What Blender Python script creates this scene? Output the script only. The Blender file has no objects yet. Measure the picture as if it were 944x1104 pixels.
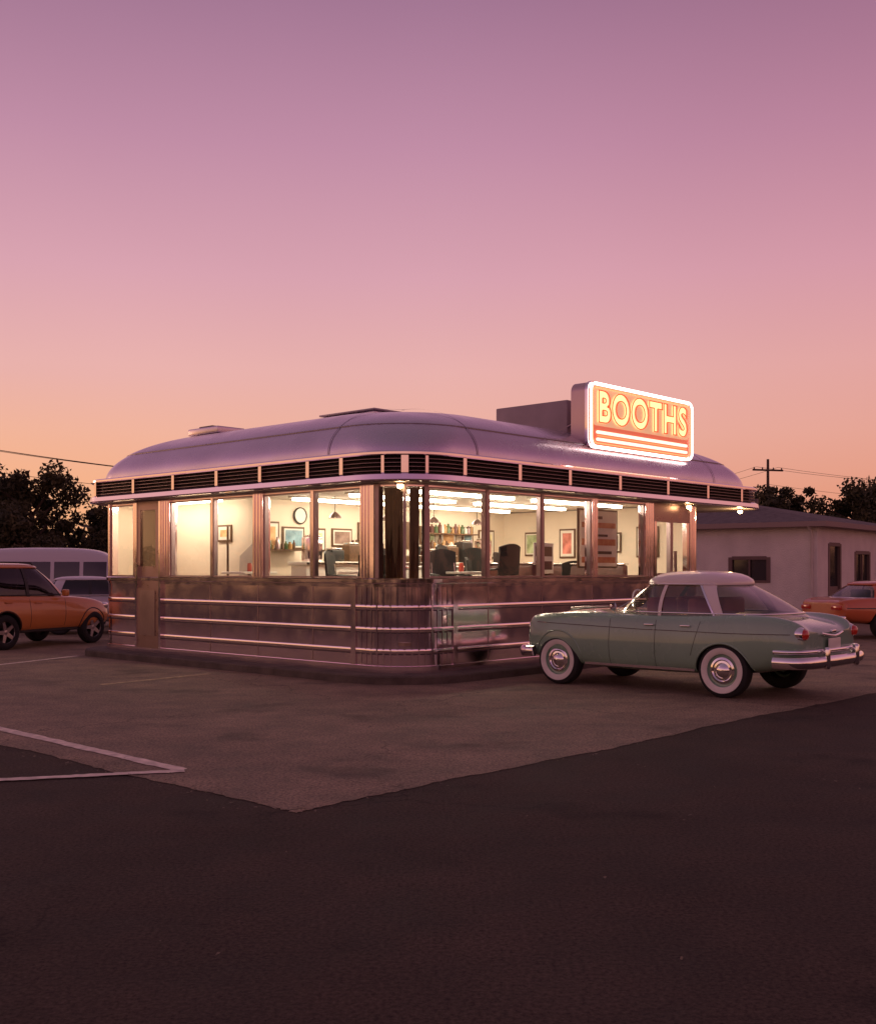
import bpy, bmesh, math, random
import numpy as np
from mathutils import Vector, Matrix
from mathutils.bvhtree import BVHTree
random.seed(7); np.random.seed(7)
scene=bpy.context.scene
COL=scene.collection

# ------------------------------------------------------------------ materials
def new_mat(name):
    m=bpy.data.materials.new(name); m.use_nodes=True
    nt=m.node_tree; nt.nodes.clear()
    out=nt.nodes.new('ShaderNodeOutputMaterial')
    return m,nt,out
def mat(name,col,rough=0.5,metal=0.0,var=0.0,vscale=3.0,bump=0.0,bscale=20.0,coat=0.0,rvar=0.0,emit=None,estr=0.0,col2=None,spec=0.5,aniso=None):
    m,nt,out=new_mat(name)
    p=nt.nodes.new('ShaderNodeBsdfPrincipled'); nt.links.new(p.outputs[0],out.inputs[0])
    p.inputs['Base Color'].default_value=(*col,1); p.inputs['Roughness'].default_value=rough
    p.inputs['Metallic'].default_value=metal; p.inputs['Coat Weight'].default_value=coat
    p.inputs['Specular IOR Level'].default_value=spec
    if emit: 
        p.inputs['Emission Color'].default_value=(*emit,1); p.inputs['Emission Strength'].default_value=estr
    tc=nt.nodes.new('ShaderNodeTexCoord')
    if var>0 or col2:
        n=nt.nodes.new('ShaderNodeTexNoise'); n.inputs['Scale'].default_value=vscale; n.inputs['Detail'].default_value=6
        nt.links.new(tc.outputs['Object'],n.inputs['Vector'])
        mr=nt.nodes.new('ShaderNodeMapRange'); mr.inputs[1].default_value=.3; mr.inputs[2].default_value=.7
        nt.links.new(n.outputs[0],mr.inputs[0])
        mx=nt.nodes.new('ShaderNodeMix'); mx.data_type='RGBA'
        c2=col2 if col2 else tuple(c*(1+var) for c in col)
        c1=col if col2 else tuple(c*(1-var) for c in col)
        mx.inputs[6].default_value=(*c1,1); mx.inputs[7].default_value=(*c2,1)
        nt.links.new(mr.outputs[0],mx.inputs[0]); nt.links.new(mx.outputs[2],p.inputs['Base Color'])
    if rvar>0:
        n=nt.nodes.new('ShaderNodeTexNoise'); n.inputs['Scale'].default_value=vscale*1.7; n.inputs['Detail'].default_value=5
        nt.links.new(tc.outputs['Object'],n.inputs['Vector'])
        mr=nt.nodes.new('ShaderNodeMapRange'); mr.inputs[1].default_value=.3; mr.inputs[2].default_value=.7
        mr.inputs[3].default_value=max(0,rough-rvar); mr.inputs[4].default_value=rough+rvar
        nt.links.new(n.outputs[0],mr.inputs[0]); nt.links.new(mr.outputs[0],p.inputs['Roughness'])
    if bump>0:
        n=nt.nodes.new('ShaderNodeTexNoise'); n.inputs['Scale'].default_value=bscale; n.inputs['Detail'].default_value=1 if bscale<5 else 4
        nt.links.new(tc.outputs['Object'],n.inputs['Vector'])
        b=nt.nodes.new('ShaderNodeBump'); b.inputs['Strength'].default_value=bump; b.inputs['Distance'].default_value=.05
        nt.links.new(n.outputs[0],b.inputs['Height']); nt.links.new(b.outputs[0],p.inputs['Normal'])
    return m
def glass_mat(name,tint,base=0.04,rough=0.01,k=.9):
    m,nt,out=new_mat(name)
    t=nt.nodes.new('ShaderNodeBsdfTransparent'); t.inputs[0].default_value=(*tint,1)
    g=nt.nodes.new('ShaderNodeBsdfGlossy'); g.inputs['Roughness'].default_value=rough
    f=nt.nodes.new('ShaderNodeLayerWeight'); f.inputs[0].default_value=.5
    pw=nt.nodes.new('ShaderNodeMath'); pw.operation='POWER'; pw.inputs[1].default_value=4.5
    ml=nt.nodes.new('ShaderNodeMath'); ml.operation='MULTIPLY'; ml.inputs[1].default_value=k
    a=nt.nodes.new('ShaderNodeMath'); a.operation='ADD'; a.inputs[1].default_value=base; a.use_clamp=True
    nt.links.new(f.outputs['Facing'],pw.inputs[0]); nt.links.new(pw.outputs[0],ml.inputs[0]); nt.links.new(ml.outputs[0],a.inputs[0])
    tc=nt.nodes.new('ShaderNodeTexCoord'); n=nt.nodes.new('ShaderNodeTexNoise'); n.inputs['Scale'].default_value=1.3
    b=nt.nodes.new('ShaderNodeBump'); b.inputs['Strength'].default_value=.06; b.inputs['Distance'].default_value=.05
    nt.links.new(tc.outputs['Object'],n.inputs['Vector']); nt.links.new(n.outputs[0],b.inputs['Height']); nt.links.new(b.outputs[0],g.inputs['Normal'])
    mx=nt.nodes.new('ShaderNodeMixShader')
    nt.links.new(a.outputs[0],mx.inputs[0])
    nt.links.new(t.outputs[0],mx.inputs[1]); nt.links.new(g.outputs[0],mx.inputs[2]); nt.links.new(mx.outputs[0],out.inputs[0])
    return m
def emis(name,col,s):
    m,nt,out=new_mat(name); e=nt.nodes.new('ShaderNodeEmission')
    e.inputs[0].default_value=(*col,1); e.inputs[1].default_value=s; nt.links.new(e.outputs[0],out.inputs[0]); return m

def ground_mat(name,c1,c2,crack=.5,rough=.85,spec=.4):
    m,nt,out=new_mat(name); L=nt.links.new
    p=nt.nodes.new('ShaderNodeBsdfPrincipled'); L(p.outputs[0],out.inputs[0])
    p.inputs['Specular IOR Level'].default_value=spec
    tc=nt.nodes.new('ShaderNodeTexCoord')
    def noise(s,d=6,r=.6):
        n=nt.nodes.new('ShaderNodeTexNoise'); n.inputs['Scale'].default_value=s; n.inputs['Detail'].default_value=d; n.inputs['Roughness'].default_value=r
        L(tc.outputs['Object'],n.inputs['Vector']); return n
    n1=noise(.35,8,.65); n2=noise(45,3,.75); n3=noise(1.7,5)
    def mr(src,a,b,c=0,d=1):
        r=nt.nodes.new('ShaderNodeMapRange'); r.inputs[1].default_value=a; r.inputs[2].default_value=b; r.inputs[3].default_value=c; r.inputs[4].default_value=d
        L(src,r.inputs[0]); return r.outputs[0]
    mx=nt.nodes.new('ShaderNodeMix'); mx.data_type='RGBA'; mx.inputs[6].default_value=(*c1,1); mx.inputs[7].default_value=(*c2,1)
    L(mr(n1.outputs[0],.35,.65),mx.inputs[0])
    def mul(colsock,fac):
        k=nt.nodes.new('ShaderNodeVectorMath'); k.operation='SCALE'; L(colsock,k.inputs[0]); L(fac,k.inputs[3]); return k.outputs[0]
    c=mul(mx.outputs[2],mr(n2.outputs[0],.3,.7,.35,1.75))
    c=mul(c,mr(n3.outputs[0],.35,.7,.72,1.22))
    n4=noise(.8,3); c=mul(c,mr(n4.outputs[0],.58,.70,1,.55))
    nd=noise(1.1,6); vm=nt.nodes.new('ShaderNodeVectorMath'); vm.operation='SCALE'; vm.inputs[3].default_value=1.6
    L(nd.outputs['Color'],vm.inputs[0]); va=nt.nodes.new('ShaderNodeVectorMath'); va.operation='ADD'
    L(tc.outputs['Object'],va.inputs[0]); L(vm.outputs[0],va.inputs[1])
    v=nt.nodes.new('ShaderNodeTexVoronoi'); v.feature='DISTANCE_TO_EDGE'; v.inputs['Scale'].default_value=.22
    L(va.outputs[0],v.inputs['Vector'])
    ck=mr(v.outputs['Distance'],.0,.006,1,0)
    n5=noise(.25,2); msk=mr(n5.outputs[0],.44,.52)
    mm=nt.nodes.new('ShaderNodeMath'); mm.operation='MULTIPLY'; L(ck,mm.inputs[0]); L(msk,mm.inputs[1])
    c=mul(c,mr(mm.outputs[0],0,1,1,1-crack))
    L(c,p.inputs['Base Color'])
    L(mr(n3.outputs[0],.3,.7,rough-.12,rough+.08),p.inputs['Roughness'])
    b=nt.nodes.new('ShaderNodeBump'); b.inputs['Strength'].default_value=.6; b.inputs['Distance'].default_value=.014
    n6=noise(70,3,.7); L(n6.outputs[0],b.inputs['Height'])
    b2=nt.nodes.new('ShaderNodeBump'); b2.inputs['Strength'].default_value=.4; b2.inputs['Distance'].default_value=.05
    L(n3.outputs[0],b2.inputs['Height']); L(b.outputs[0],b2.inputs['Normal']); L(b2.outputs[0],p.inputs['Normal'])
    return m

M={}
M['asphalt']=ground_mat('asphalt_dark',(.044,.031,.024),(.070,.050,.038),.5,.9,.22)
M['lot']=ground_mat('asphalt_worn',(.20,.148,.105),(.285,.21,.145),.6,.82,.35)
M['paint']=mat('road_paint',(.75,.64,.54),.8,var=.3,vscale=9,bump=.3,bscale=80)
M['paintf']=mat('faded_paint',(.46,.36,.21),.85,var=.4,vscale=12)
M['concrete']=mat('plinth_concrete',(.10,.078,.062),.85,var=.35,vscale=4,bump=.5,bscale=40)
M['steel']=mat('stainless',(.95,.80,.84),.12,1.0,bump=.20,bscale=1.1,rvar=.04,vscale=2)
M['steel2']=mat('stainless_polished',(.92,.81,.83),.10,1.0,rvar=.04,vscale=4)
M['steeld']=mat('stainless_dark',(.38,.29,.30),.3,1.0,var=.12,vscale=3)
M['roofm']=mat('roof_metal',(.68,.60,.66),.27,.9,var=.07,vscale=1.2,bump=.10,bscale=1.2,rvar=.06)
M['dark']=mat('louver_dark',(.05,.035,.035),.5,.6)
M['slat']=mat('louver_slat',(.30,.22,.22),.4,.9)
M['seam']=mat('seam',(.12,.09,.10),.5,.7)
M['rseam']=mat('roof_seam_metal',(.36,.31,.36),.4,.85)
M['soffit']=mat('soffit',(.45,.38,.34),.6)
M['cream']=mat('interior_cream',(.81,.70,.57),.7,var=.06,vscale=1)
M['ceil']=mat('interior_ceiling',(.83,.77,.68),.7)
M['floor']=mat('interior_floor',(.30,.2,.14),.4)
M['strip']=emis('fluorescent',(1,.84,.63),28)
M['glass']=glass_mat('window_glass',(.95,.94,.92))
M['door']=mat('door_metal',(.36,.25,.23),.32,.9,rvar=.08,vscale=3)
M['doorglass']=glass_mat('door_glass',(.16,.12,.10),.08)
M['chrome']=mat('chrome',(.85,.82,.82),.07,1.0)
M['black']=mat('black_vinyl',(.02,.018,.018),.45)
M['rubber']=mat('tyre',(.018,.017,.017),.8,bump=.2,bscale=60)
M['whitewall']=mat('whitewall',(.75,.70,.64),.6,var=.08,vscale=8)
M['red']=mat('red_vinyl',(.40,.05,.035),.4)
M['maroon']=mat('maroon_vinyl',(.10,.03,.022),.4)
M['wood']=mat('wood_dark',(.12,.06,.03),.5)
M['white']=mat('white_laminate',(.8,.76,.68),.35)
M['reflection_curtain']=mat('reflection_curtain',(.26,.15,.085),.9,var=.3,vscale=4)
M['stucco']=mat('stucco',(.74,.67,.62),.9,var=.10,vscale=1.5,bump=.4,bscale=30)
M['shingle']=mat('shingle',(.12,.10,.10),.9,var=.3,vscale=6,bump=.4,bscale=14)
M['winframe']=mat('window_frame',(.16,.10,.09),.6)
M['darkglass']=mat('dark_glass',(.02,.02,.022),.08,spec=.8)
M['bark']=mat('bark',(.06,.04,.03),.9,bump=.5,bscale=10)
M['leaf']=mat('leaves',(.030,.034,.018),.8,col2=(.085,.070,.03),vscale=.9)
M['pole']=mat('pole_wood',(.09,.06,.045),.9,var=.2,vscale=5)
M['wire']=mat('wire',(.02,.02,.02),.6)
M['tail']=mat('tail_lamp',(.35,.01,.01),.15,coat=1,emit=(1,.05,.02),estr=.05)
M['amber']=emis('lamp_warm',(1,.60,.28),22)

# ------------------------------------------------------------------ mesh helpers
def empty(name,loc=(0,0,0),rz=0,parent=None):
    e=bpy.data.objects.new(name,None); COL.objects.link(e); e.location=loc; e.rotation_euler=(0,0,rz); e.empty_display_size=.3
    if parent: e.parent=parent
    return e
def mk(name,verts,faces,mats,parent=None,smooth=False,ang=35,mi=None,recalc=True):
    me=bpy.data.meshes.new(name); me.from_pydata([tuple(v) for v in verts],[],faces)
    if not isinstance(mats,(list,tuple)): mats=[mats]
    for m in mats: me.materials.append(m)
    if mi is not None:
        me.polygons.foreach_set('material_index',mi)
    if recalc:
        bm=bmesh.new(); bm.from_mesh(me); bmesh.ops.recalc_face_normals(bm,faces=bm.faces); bm.to_mesh(me); bm.free()
    if smooth:
        me.polygons.foreach_set('use_smooth',[True]*len(me.polygons)); me.set_sharp_from_angle(angle=math.radians(ang))
    me.update()
    o=bpy.data.objects.new(name,me); COL.objects.link(o)
    if parent: o.parent=parent
    return o
def box(name,a,b,m,parent=None,bevel=0,rot=None):
    x0,y0,z0=a; x1,y1,z1=b
    bm=bmesh.new(); bmesh.ops.create_cube(bm,size=1)
    for v in bm.verts:
        v.co=Vector(((x0+x1)/2+v.co.x*(x1-x0),(y0+y1)/2+v.co.y*(y1-y0),(z0+z1)/2+v.co.z*(z1-z0)))
    if bevel>0: bmesh.ops.bevel(bm,geom=bm.edges[:],offset=bevel,segments=3,affect='EDGES',profile=.5)
    me=bpy.data.meshes.new(name); bm.to_mesh(me); bm.free(); me.materials.append(m)
    if bevel>0:
        me.polygons.foreach_set('use_smooth',[True]*len(me.polygons)); me.set_sharp_from_angle(angle=math.radians(40))
    o=bpy.data.objects.new(name,me); COL.objects.link(o)
    if parent: o.parent=parent
    return o
def tube_geo(pts,rad,n=8,V=None,F=None):
    V=[] if V is None else V; F=[] if F is None else F
    pts=[Vector(p) for p in pts]; base=len(V)
    for i,p in enumerate(pts):
        d=(pts[min(i+1,len(pts)-1)]-pts[max(i-1,0)]).normalized()
        a=d.cross(Vector((0,0,1))); 
        if a.length<.05: a=d.cross(Vector((1,0,0)))
        a.normalize(); b=d.cross(a)
        r=rad[i] if isinstance(rad,(list,tuple)) else rad
        for k in range(n):
            t=2*math.pi*k/n; V.append(p+a*math.cos(t)*r+b*math.sin(t)*r)
    for i in range(len(pts)-1):
        for k in range(n):
            F.append((base+i*n+k,base+i*n+(k+1)%n,base+(i+1)*n+(k+1)%n,base+(i+1)*n+k))
    F.append(tuple(base+k for k in range(n))); F.append(tuple(base+(len(pts)-1)*n+k for k in range(n)))
    return V,F
def tube(name,pts,rad,m,parent=None,n=8):
    V,F=tube_geo(pts,rad,n); return mk(name,V,F,m,parent,True,60)
def lathe(name,prof,m,parent=None,n=40,loc=(0,0,0),axis='y',ang=35):
    V=[];F=[]
    for (r,h) in prof:
        for k in range(n):
            t=2*math.pi*k/n
            if axis=='y': V.append((r*math.cos(t)+loc[0],h+loc[1],r*math.sin(t)+loc[2]))
            elif axis=='x': V.append((h+loc[0],r*math.cos(t)+loc[1],r*math.sin(t)+loc[2]))
            else: V.append((r*math.cos(t)+loc[0],r*math.sin(t)+loc[1],h+loc[2]))
    for i in range(len(prof)-1):
        for k in range(n): F.append((i*n+k,i*n+(k+1)%n,(i+1)*n+(k+1)%n,(i+1)*n+k))
    return mk(name,V,F,m,parent,True,ang)
def curve_tube(name,pts,r,m,parent=None,cyclic=False,res=4):
    cu=bpy.data.curves.new(name,'CURVE'); cu.dimensions='3D'; sp=cu.splines.new('POLY'); sp.points.add(len(pts)-1)
    for i,p in enumerate(pts): sp.points[i].co=(*p,1)
    sp.use_cyclic_u=cyclic; cu.bevel_depth=r; cu.bevel_resolution=res; cu.use_fill_caps=True
    cu.materials.append(m); o=bpy.data.objects.new(name,cu); COL.objects.link(o)
    if parent: o.parent=parent
    return o

# ------------------------------------------------------------------ ground
UX,UY=.680,.733
def W(u,v,o=(-.45,15.0)): return (o[0]+UX*u-UY*v, o[1]+UY*u+UX*v)
AZ=math.atan2(UY,UX)
def sheet(name,poly,z,m):
    return mk(name,[(x,y,z) for x,y in poly],[tuple(range(len(poly)))],m,None)
sheet('ground',[(-900,-900),(900,-900),(900,900),(-900,900)],0,M['asphalt'])
pc=(-.91,7.04)
N=260; edge=[]
for i in range(N+1):
    t=(i/N)**1.5*40; edge.append(W(t,random.uniform(-.018,.018)+.03*math.sin(t*1.3)+.015*math.sin(t*5.1),pc))
edge2=[]
for i in range(N+1):
    t=(1-i/N)**1.5*40; edge2.append(W(random.uniform(-.018,.018)+.02*math.sin(t*2.3),t,pc))
sheet('parking_lot_pavement',edge+[W(40,40,pc)]+edge2[:-1],.004,M['lot'])
def line(name,a,b,w,m,z=.009):
    a=Vector(a);b=Vector(b);d=(b-a).normalized();n=Vector((-d.y,d.x))*w/2
    V=[];F=[];K=90
    for i in range(K+1):
        p=a.lerp(b,i/K); j=random.uniform(.78,1.1); j2=random.uniform(.78,1.1); V+= [(p.x+n.x*j,p.y+n.y*j,z),(p.x-n.x*j2,p.y-n.y*j2,z)]
    for i in range(K): F.append((2*i,2*i+1,2*i+3,2*i+2))
    return mk(name,V,F,m)
line('parking_line',(-1.98,8.53),(-8.2,14.6),.13,M['paint'])
line('parking_line',(-1.95,8.50),(-6.2,7.25),.12,M['paint'],.010)
line('parking_line',(-4.55,14.9),(-3.40,16.45),.12,M['paintf'])
line('parking_line',(-7.6,16.8),(-6.5,19.9),.12,M['paint'])
V=[];F=[]
for i in range(420):
    if i<170: x=random.uniform(-7,8);y=random.uniform(3.5,16)
    else:
        t=random.uniform(0,12); q=random.gauss(0,.10)
        x,y=W(t,q,pc) if i%2 else W(q,t*.35,pc)
    s=random.uniform(.005,.020);a=random.uniform(0,6.3)
    b=len(V)
    for k in range(4):
        V.append((x+s*math.cos(a+k*1.57)*(1 if k%2 else .6),y+s*math.sin(a+k*1.57),.012+random.uniform(0,.01)))
    F.append((b,b+1,b+2,b+3))
mk('litter',V,F,mat('litter',(.16,.12,.085),.9,var=.5,vscale=5))

# ------------------------------------------------------------------ diner
U,Vv=8.12,7.9; R=.75
WR=[.45,.45,.45,.75]
diner=empty('diner',(-.45,15.0,0),AZ)
def rr(o,u1=U,v1=Vv,rad=None,n=10,us=0,vs=0):
    rad=rad or [r+o for r in WR]
    x0,x1,y0,y1=-o,u1+o,-o,v1+o
    C=[(x1-rad[0],y0+rad[0],-90,rad[0]),(x1-rad[1],y1-rad[1],0,rad[1]),(x0+rad[2],y1-rad[2],90,rad[2]),(x0+rad[3],y0+rad[3],180,rad[3])]
    P=[]
    for cx,cy,a0,r in C:
        for i in range(n+1):
            a=math.radians(a0+90*i/n); P.append((cx+r*math.cos(a),cy+r*math.sin(a)))
    return P
def sweep(name,prof,m,u1=U,closed_prof=False,parent=None,cap=False,smooth=True,ang=30,n=10):
    V=[];F=[]; rings=[]
    for pr in prof:
        o,z=pr[0],pr[1]; rad=pr[2] if len(pr)>2 else None
        P=rr(o,u1,rad=rad,n=n); rings.append(len(P)); V+=[(x,y,z) for x,y in P]
    k=rings[0]; L=len(prof)
    for i in range(L if closed_prof else L-1):
        j=(i+1)%L
        for a in range(k):
            b=(a+1)%k; F.append((i*k+a,i*k+b,j*k+b,j*k+a))
    if cap: F.append(tuple((L-1)*k+a for a in range(k)))
    return mk(name,V,F,m,parent or diner,smooth,ang)
HA=math.pi/4*R
def pt(s,o):
    if s>HA: return (R+(s-HA),-o)
    if s<-HA: return (-o,R+(-s-HA))
    t=math.radians(225)+s/HA*math.radians(45)
    return (R+(R+o)*math.cos(t),R+(R+o)*math.sin(t))
sv=lambda v:-(v-R+HA)
su=lambda u:(u-R+HA)
def bar(name,s0,s1,o0,o1,z0,z1,m,parent=None):
    if s0>s1: s0,s1=s1,s0
    ss=[s0]
    for i in range(-8,9):
        q=HA*i/8
        if s0<q<s1: ss.append(q)
    ss.append(s1); V=[];F=[]
    for s in ss:
        a=pt(s,o0);b=pt(s,o1); V+=[(a[0],a[1],z0),(b[0],b[1],z0),(b[0],b[1],z1),(a[0],a[1],z1)]
    K=len(ss)
    for i in range(K-1):
        for k in range(4): F.append((i*4+k,i*4+(k+1)%4,(i+1)*4+(k+1)%4,(i+1)*4+k))
    F.append((0,1,2,3)); F.append(tuple((K-1)*4+k for k in range(4)))
    return mk(name,V,F,m,parent or diner,True,25)
def pane(name,s0,s1,o,z0,z1,m):
    if s0>s1: s0,s1=s1,s0
    ss=[s0]+[HA*i/8 for i in range(-8,9) if s0<HA*i/8<s1]+[s1]; V=[];F=[]
    for s in ss:
        a=pt(s,o); V+=[(a[0],a[1],z0),(a[0],a[1],z1)]
    for i in range(len(ss)-1): F.append((2*i,2*i+1,2*i+3,2*i+2))
    return mk(name,V,F,m,diner,True,40)
ZS,ZT=1.42,2.72
sweep('plinth',[(.42,0),(.42,.10),(.40,.12),(-.3,.12)],M['concrete'])
sweep('lower_wall',[(0,.115),(0,ZS)],M['steel'])
sweep('inner_lower_wall',[(-.14,.115),(-.14,ZS)],M['cream'])
sweep('sill',[(-.145,ZS-.005),(-.145,ZS+.02),(.035,ZS+.02),(.05,ZS+.005),(.05,ZS-.045),(.012,ZS-.06),(.012,ZS-.1),(.002,ZS-.105)],M['steel2'])
for i,z in enumerate([1.03,.72,.42]):
    sweep('trim_band',[(.001,z+.036),(.010,z+.032),(.014,z+.018),(.014,z-.018),(.010,z-.032),(.001,z-.036)],M['steel2'])
    sweep('trim_groove',[(.0012,z-.037),(.004,z-.039),(.004,z-.047),(.0012,z-.049)],M['seam'])
sweep('base_band',[(.002,.22),(.03,.215),(.03,.122),(.002,.122)],M['steel'])
for v in [1.9,3.2,4.45]:
    bar('panel_seam',sv(v)-.007,sv(v)+.007,.001,.005,.23,ZS-.11,M['steeld'])
for u in [1.75,3.05,4.4,5.95]:
    bar('panel_seam',su(u)-.007,su(u)+.007,.001,.005,.23,ZS-.11,M['steeld'])
for k in range(-7,8):
    s=k*.1
    bar('corner_flute',s-.012,s+.012,.002,.010 if k%2 else .012,.23,ZS-.11,M['steel2'] if k%2 else M['steel'])
for s in (-.85,.85):
    bar('corner_edge_strip',s-.05,s+.05,.003,.020,.2,ZS-.02,M['steel'])
def post(s0,s1,m='steel',proud=.03):
    bar('window_post',s0,s1,-.12,proud,ZS+.021,ZT+.05,M[m])
posts_v=[(.66,.86),(3.05,3.30),(5.58,5.83),(6.63,6.72),(7.50,7.55)]
mulls_v=[1.91,4.40]
for a,b in posts_v: post(sv(a),sv(b))
for v in mulls_v: bar('mullion',sv(v)-.03,sv(v)+.03,-.09,.012,ZS+.021,ZT+.02,M['steel2'])
posts_u=[(4.36,4.52),(5.98,6.25),(7.48,7.67)]
for a,b in posts_u: post(su(a),su(b))
for u in [.47,1.73,3.05]: bar('mullion',su(u)-.03,su(u)+.03,-.09,.014,ZS+.021,ZT+.02,M['steeld'])
bar('mullion',-.02,.02,-.08,.014,ZS+.021,ZT+.02,M['steeld'])
for a,b,c in [(-.52,-.44,'steel2'),(-.42,-.36,'steeld')]:
    bar('corner_post',a,b,-.1,.03,ZS+.021,ZT+.04,M[c])
for a,b in posts_v[:3]:
    w=(b-a)
    for k in (.2,.5,.8): bar('post_flute',sv(a+w*k)-.012,sv(a+w*k)+.012,.03,.045,ZS+.03,ZT+.03,M['steel2'])
for a,b in posts_u:
    w=(b-a)
    for k in (.2,.5,.8): bar('post_flute',su(a+w*k)-.012,su(a+w*k)+.012,.03,.045,ZS+.03,ZT+.03,M['steel2'])
gl=M['glass']
for a,b in [(.86,1.88),(1.94,3.05),(3.30,4.37),(4.43,5.58),(6.72,7.5)]: pane('window_glass',sv(a),sv(b),-.04,ZS+.02,ZT+.02,gl)
pane('window_glass_curved',sv(.66),su(.45),-.04,ZS+.02,ZT+.02,gl)
for a,b in [(.5,1.70),(1.76,3.02),(3.08,4.36),(4.52,5.98),(6.25,7.48)]: pane('window_glass',su(a),su(b),-.04,ZS+.02,ZT+.02,gl)
def frame(s0,s1,z0,z1,m,t=.035,o0=-.07,o1=.004):
    if s0>s1:s0,s1=s1,s0
    bar('window_frame',s0,s1,o0,o1,z1-t,z1,m); bar('window_frame',s0,s1,o0,o1,z0,z0+t,m)
    bar('window_frame',s0,s0+t,o0,o1,z0+t,z1-t,m); bar('window_frame',s1-t,s1,o0,o1,z0+t,z1-t,m)
for a,b in [(.86,1.88),(1.94,3.05),(3.30,4.37),(4.43,5.58),(6.72,7.5)]: frame(sv(a),sv(b),ZS+.022,ZT,M['steeld'],.025)
for a,b in [(.5,1.70),(1.76,3.02),(3.08,4.36),(4.52,5.98)]: frame(su(a),su(b),ZS+.022,ZT,M['steeld'],.025)
bar('window_header',sv(7.5),su(7.7),-.12,-.001,ZT,ZT+.07,M['steel'])
P=rr(0)[:33]; Pi=rr(-.12,rad=[.33,.33,.33,.63])[:33]
V=[];F=[]
for p,q in zip(P,Pi): V+=[(p[0],p[1],ZS),(p[0],p[1],ZT+.06),(q[0],q[1],ZS),(q[0],q[1],ZT+.06)]
for i in range(32):
    F+=[(4*i,4*i+1,4*i+5,4*i+4),(4*i+2,4*i+3,4*i+7,4*i+6)]
F+=[(0,1,3,2),(128,129,131,130)]
mk('upper_wall',V,F,M['steel'],diner,True)
a,b=5.83,6.63
bar('door_frame',sv(a)-.0,sv(a)-.06,-.02,.05,.2,ZT+.03,M['steel2']); bar('door_frame',sv(b)+.06,sv(b),-.02,.05,.2,ZT+.03,M['steel2'])
bar('door_leaf',sv(a+.06),sv(b-.06),-.02,.040,.2,1.30,M['door'])
bar('door_leaf_rail',sv(a+.06),sv(b-.06),-.02,.040,1.30,1.62,M['door'])
bar('door_lower_panel',sv(a+.17),sv(b-.17),.03,.050,.42,1.20,M['steeld'])
bar('door_stile',sv(a+.06),sv(a+.16),-.02,.04,1.62,2.6,M['door']); bar('door_stile',sv(b-.16),sv(b-.06),-.02,.04,1.62,2.6,M['door'])
bar('door_head',sv(a+.06),sv(b-.06),-.02,.04,2.6,ZT+.03,M['door'])
pane('door_glass',sv(a+.16),sv(b-.16),.015,1.62,2.6,M['doorglass'])
bar('door_handle',sv(b-.14),sv(b-.11),.04,.09,1.25,1.65,M['chrome'])
a,b=6.27,7.46
bar('door_transom',su(a),su(b),-.05,.02,2.42,ZT+.03,M['door'])
bar('door_stile',su(a),su(a+.08),-.05,.03,.2,2.42,M['steel2']); bar('door_stile',su(b-.08),su(b),-.05,.03,.2,2.42,M['steel2'])
bar('door_stile',su(6.80),su(6.90),-.05,.03,ZS+.02,2.42,M['steeld'])
bar('door_leaf',su(a+.08),su(b-.08),-.02,.035,.2,ZS+.08,M['door'])
bar('door_pull',su(6.92),su(6.95),.03,.08,1.3,1.9,M['chrome'])
UE=U+1.75
ER=[.8,.75,.8,1.02]
sweep('soffit',[(-.1,2.765,[.4,.4,.4,.65]),(.30,2.765,ER)],M['soffit'],u1=UE)
box('porch_soffit',(U-.3,.09,2.768),(UE-.08,Vv-.09,2.80),M['soffit'],diner)
sweep('fascia_lower',[(.30,2.765,ER),(.335,2.77,ER),(.345,2.79,ER),(.335,2.86,ER),(.30,2.885,ER),(.2,2.89,ER)],M['steel2'],u1=UE)
sweep('louver_backing',[(.20,2.885,ER),(.20,3.125,ER)],M['dark'],u1=UE)
for i in range(4):
    z=2.92+i*.055
    sweep('louver_slat',[(.215,z+.02,ER),(.285,z-.004,ER),(.285,z-.012,ER),(.215,z+.01,ER)],M['slat'],u1=UE)
sweep('fascia_upper',[(.2,3.12,ER),(.31,3.122,ER),(.325,3.135,ER),(.325,3.165,ER),(.30,3.185,ER),(.18,3.19,ER)],M['steel2'],u1=UE)
def ebar(s0,s1,z0,z1,m,o0=.2,o1=.315): bar('fascia_post',s0,s1,o0,o1,z0,z1,m)
for s in [-7.35,-6.1,-4.9,-3.7,-2.6,-1.5,-.78,-.0,.72,1.95,3.2,4.6,6.1,7.5,8.8]:
    ebar(s-.035,s+.035,2.885,3.12,M['steel2'])
for s in (-.22,.22): ebar(s-.015,s+.015,2.885,3.12,M['steel2'],o1=.30)
for z,dd in ((3.12,.24),): pass
prof=[(.22,3.187,[.8,.8,.8,1.0]),(.16,3.20,[.8,.8,.8,1.0])]
H=.80; D=1.55; z0=3.20
def rpt(t):
    a=t*math.pi/2
    return .14-D*(1-math.cos(a)), z0+H*math.sin(a)
NT=24
for i in range(NT+1):
    o,z=rpt(i/NT); k=i/NT; r=.8+.5*k
    st=.008 if i/NT>.36 else 0
    prof.append((o+st,z+st,[r,r,r,r+.15]))
sweep('roof_shell',prof,M['roofm'],u1=UE-.05,cap=True,ang=35,n=18)
o,z=rpt(.36)
sweep('roof_seam_band',[(o-.01,z-.012,[1,1,1,1.15]),(o+.020,z-.012,[1,1,1,1.15]),(o+.022,z+.004,[1,1,1,1.15]),(o-.01,z+.018,[1,1,1,1.15])],M['rseam'],u1=UE-.05)
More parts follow.
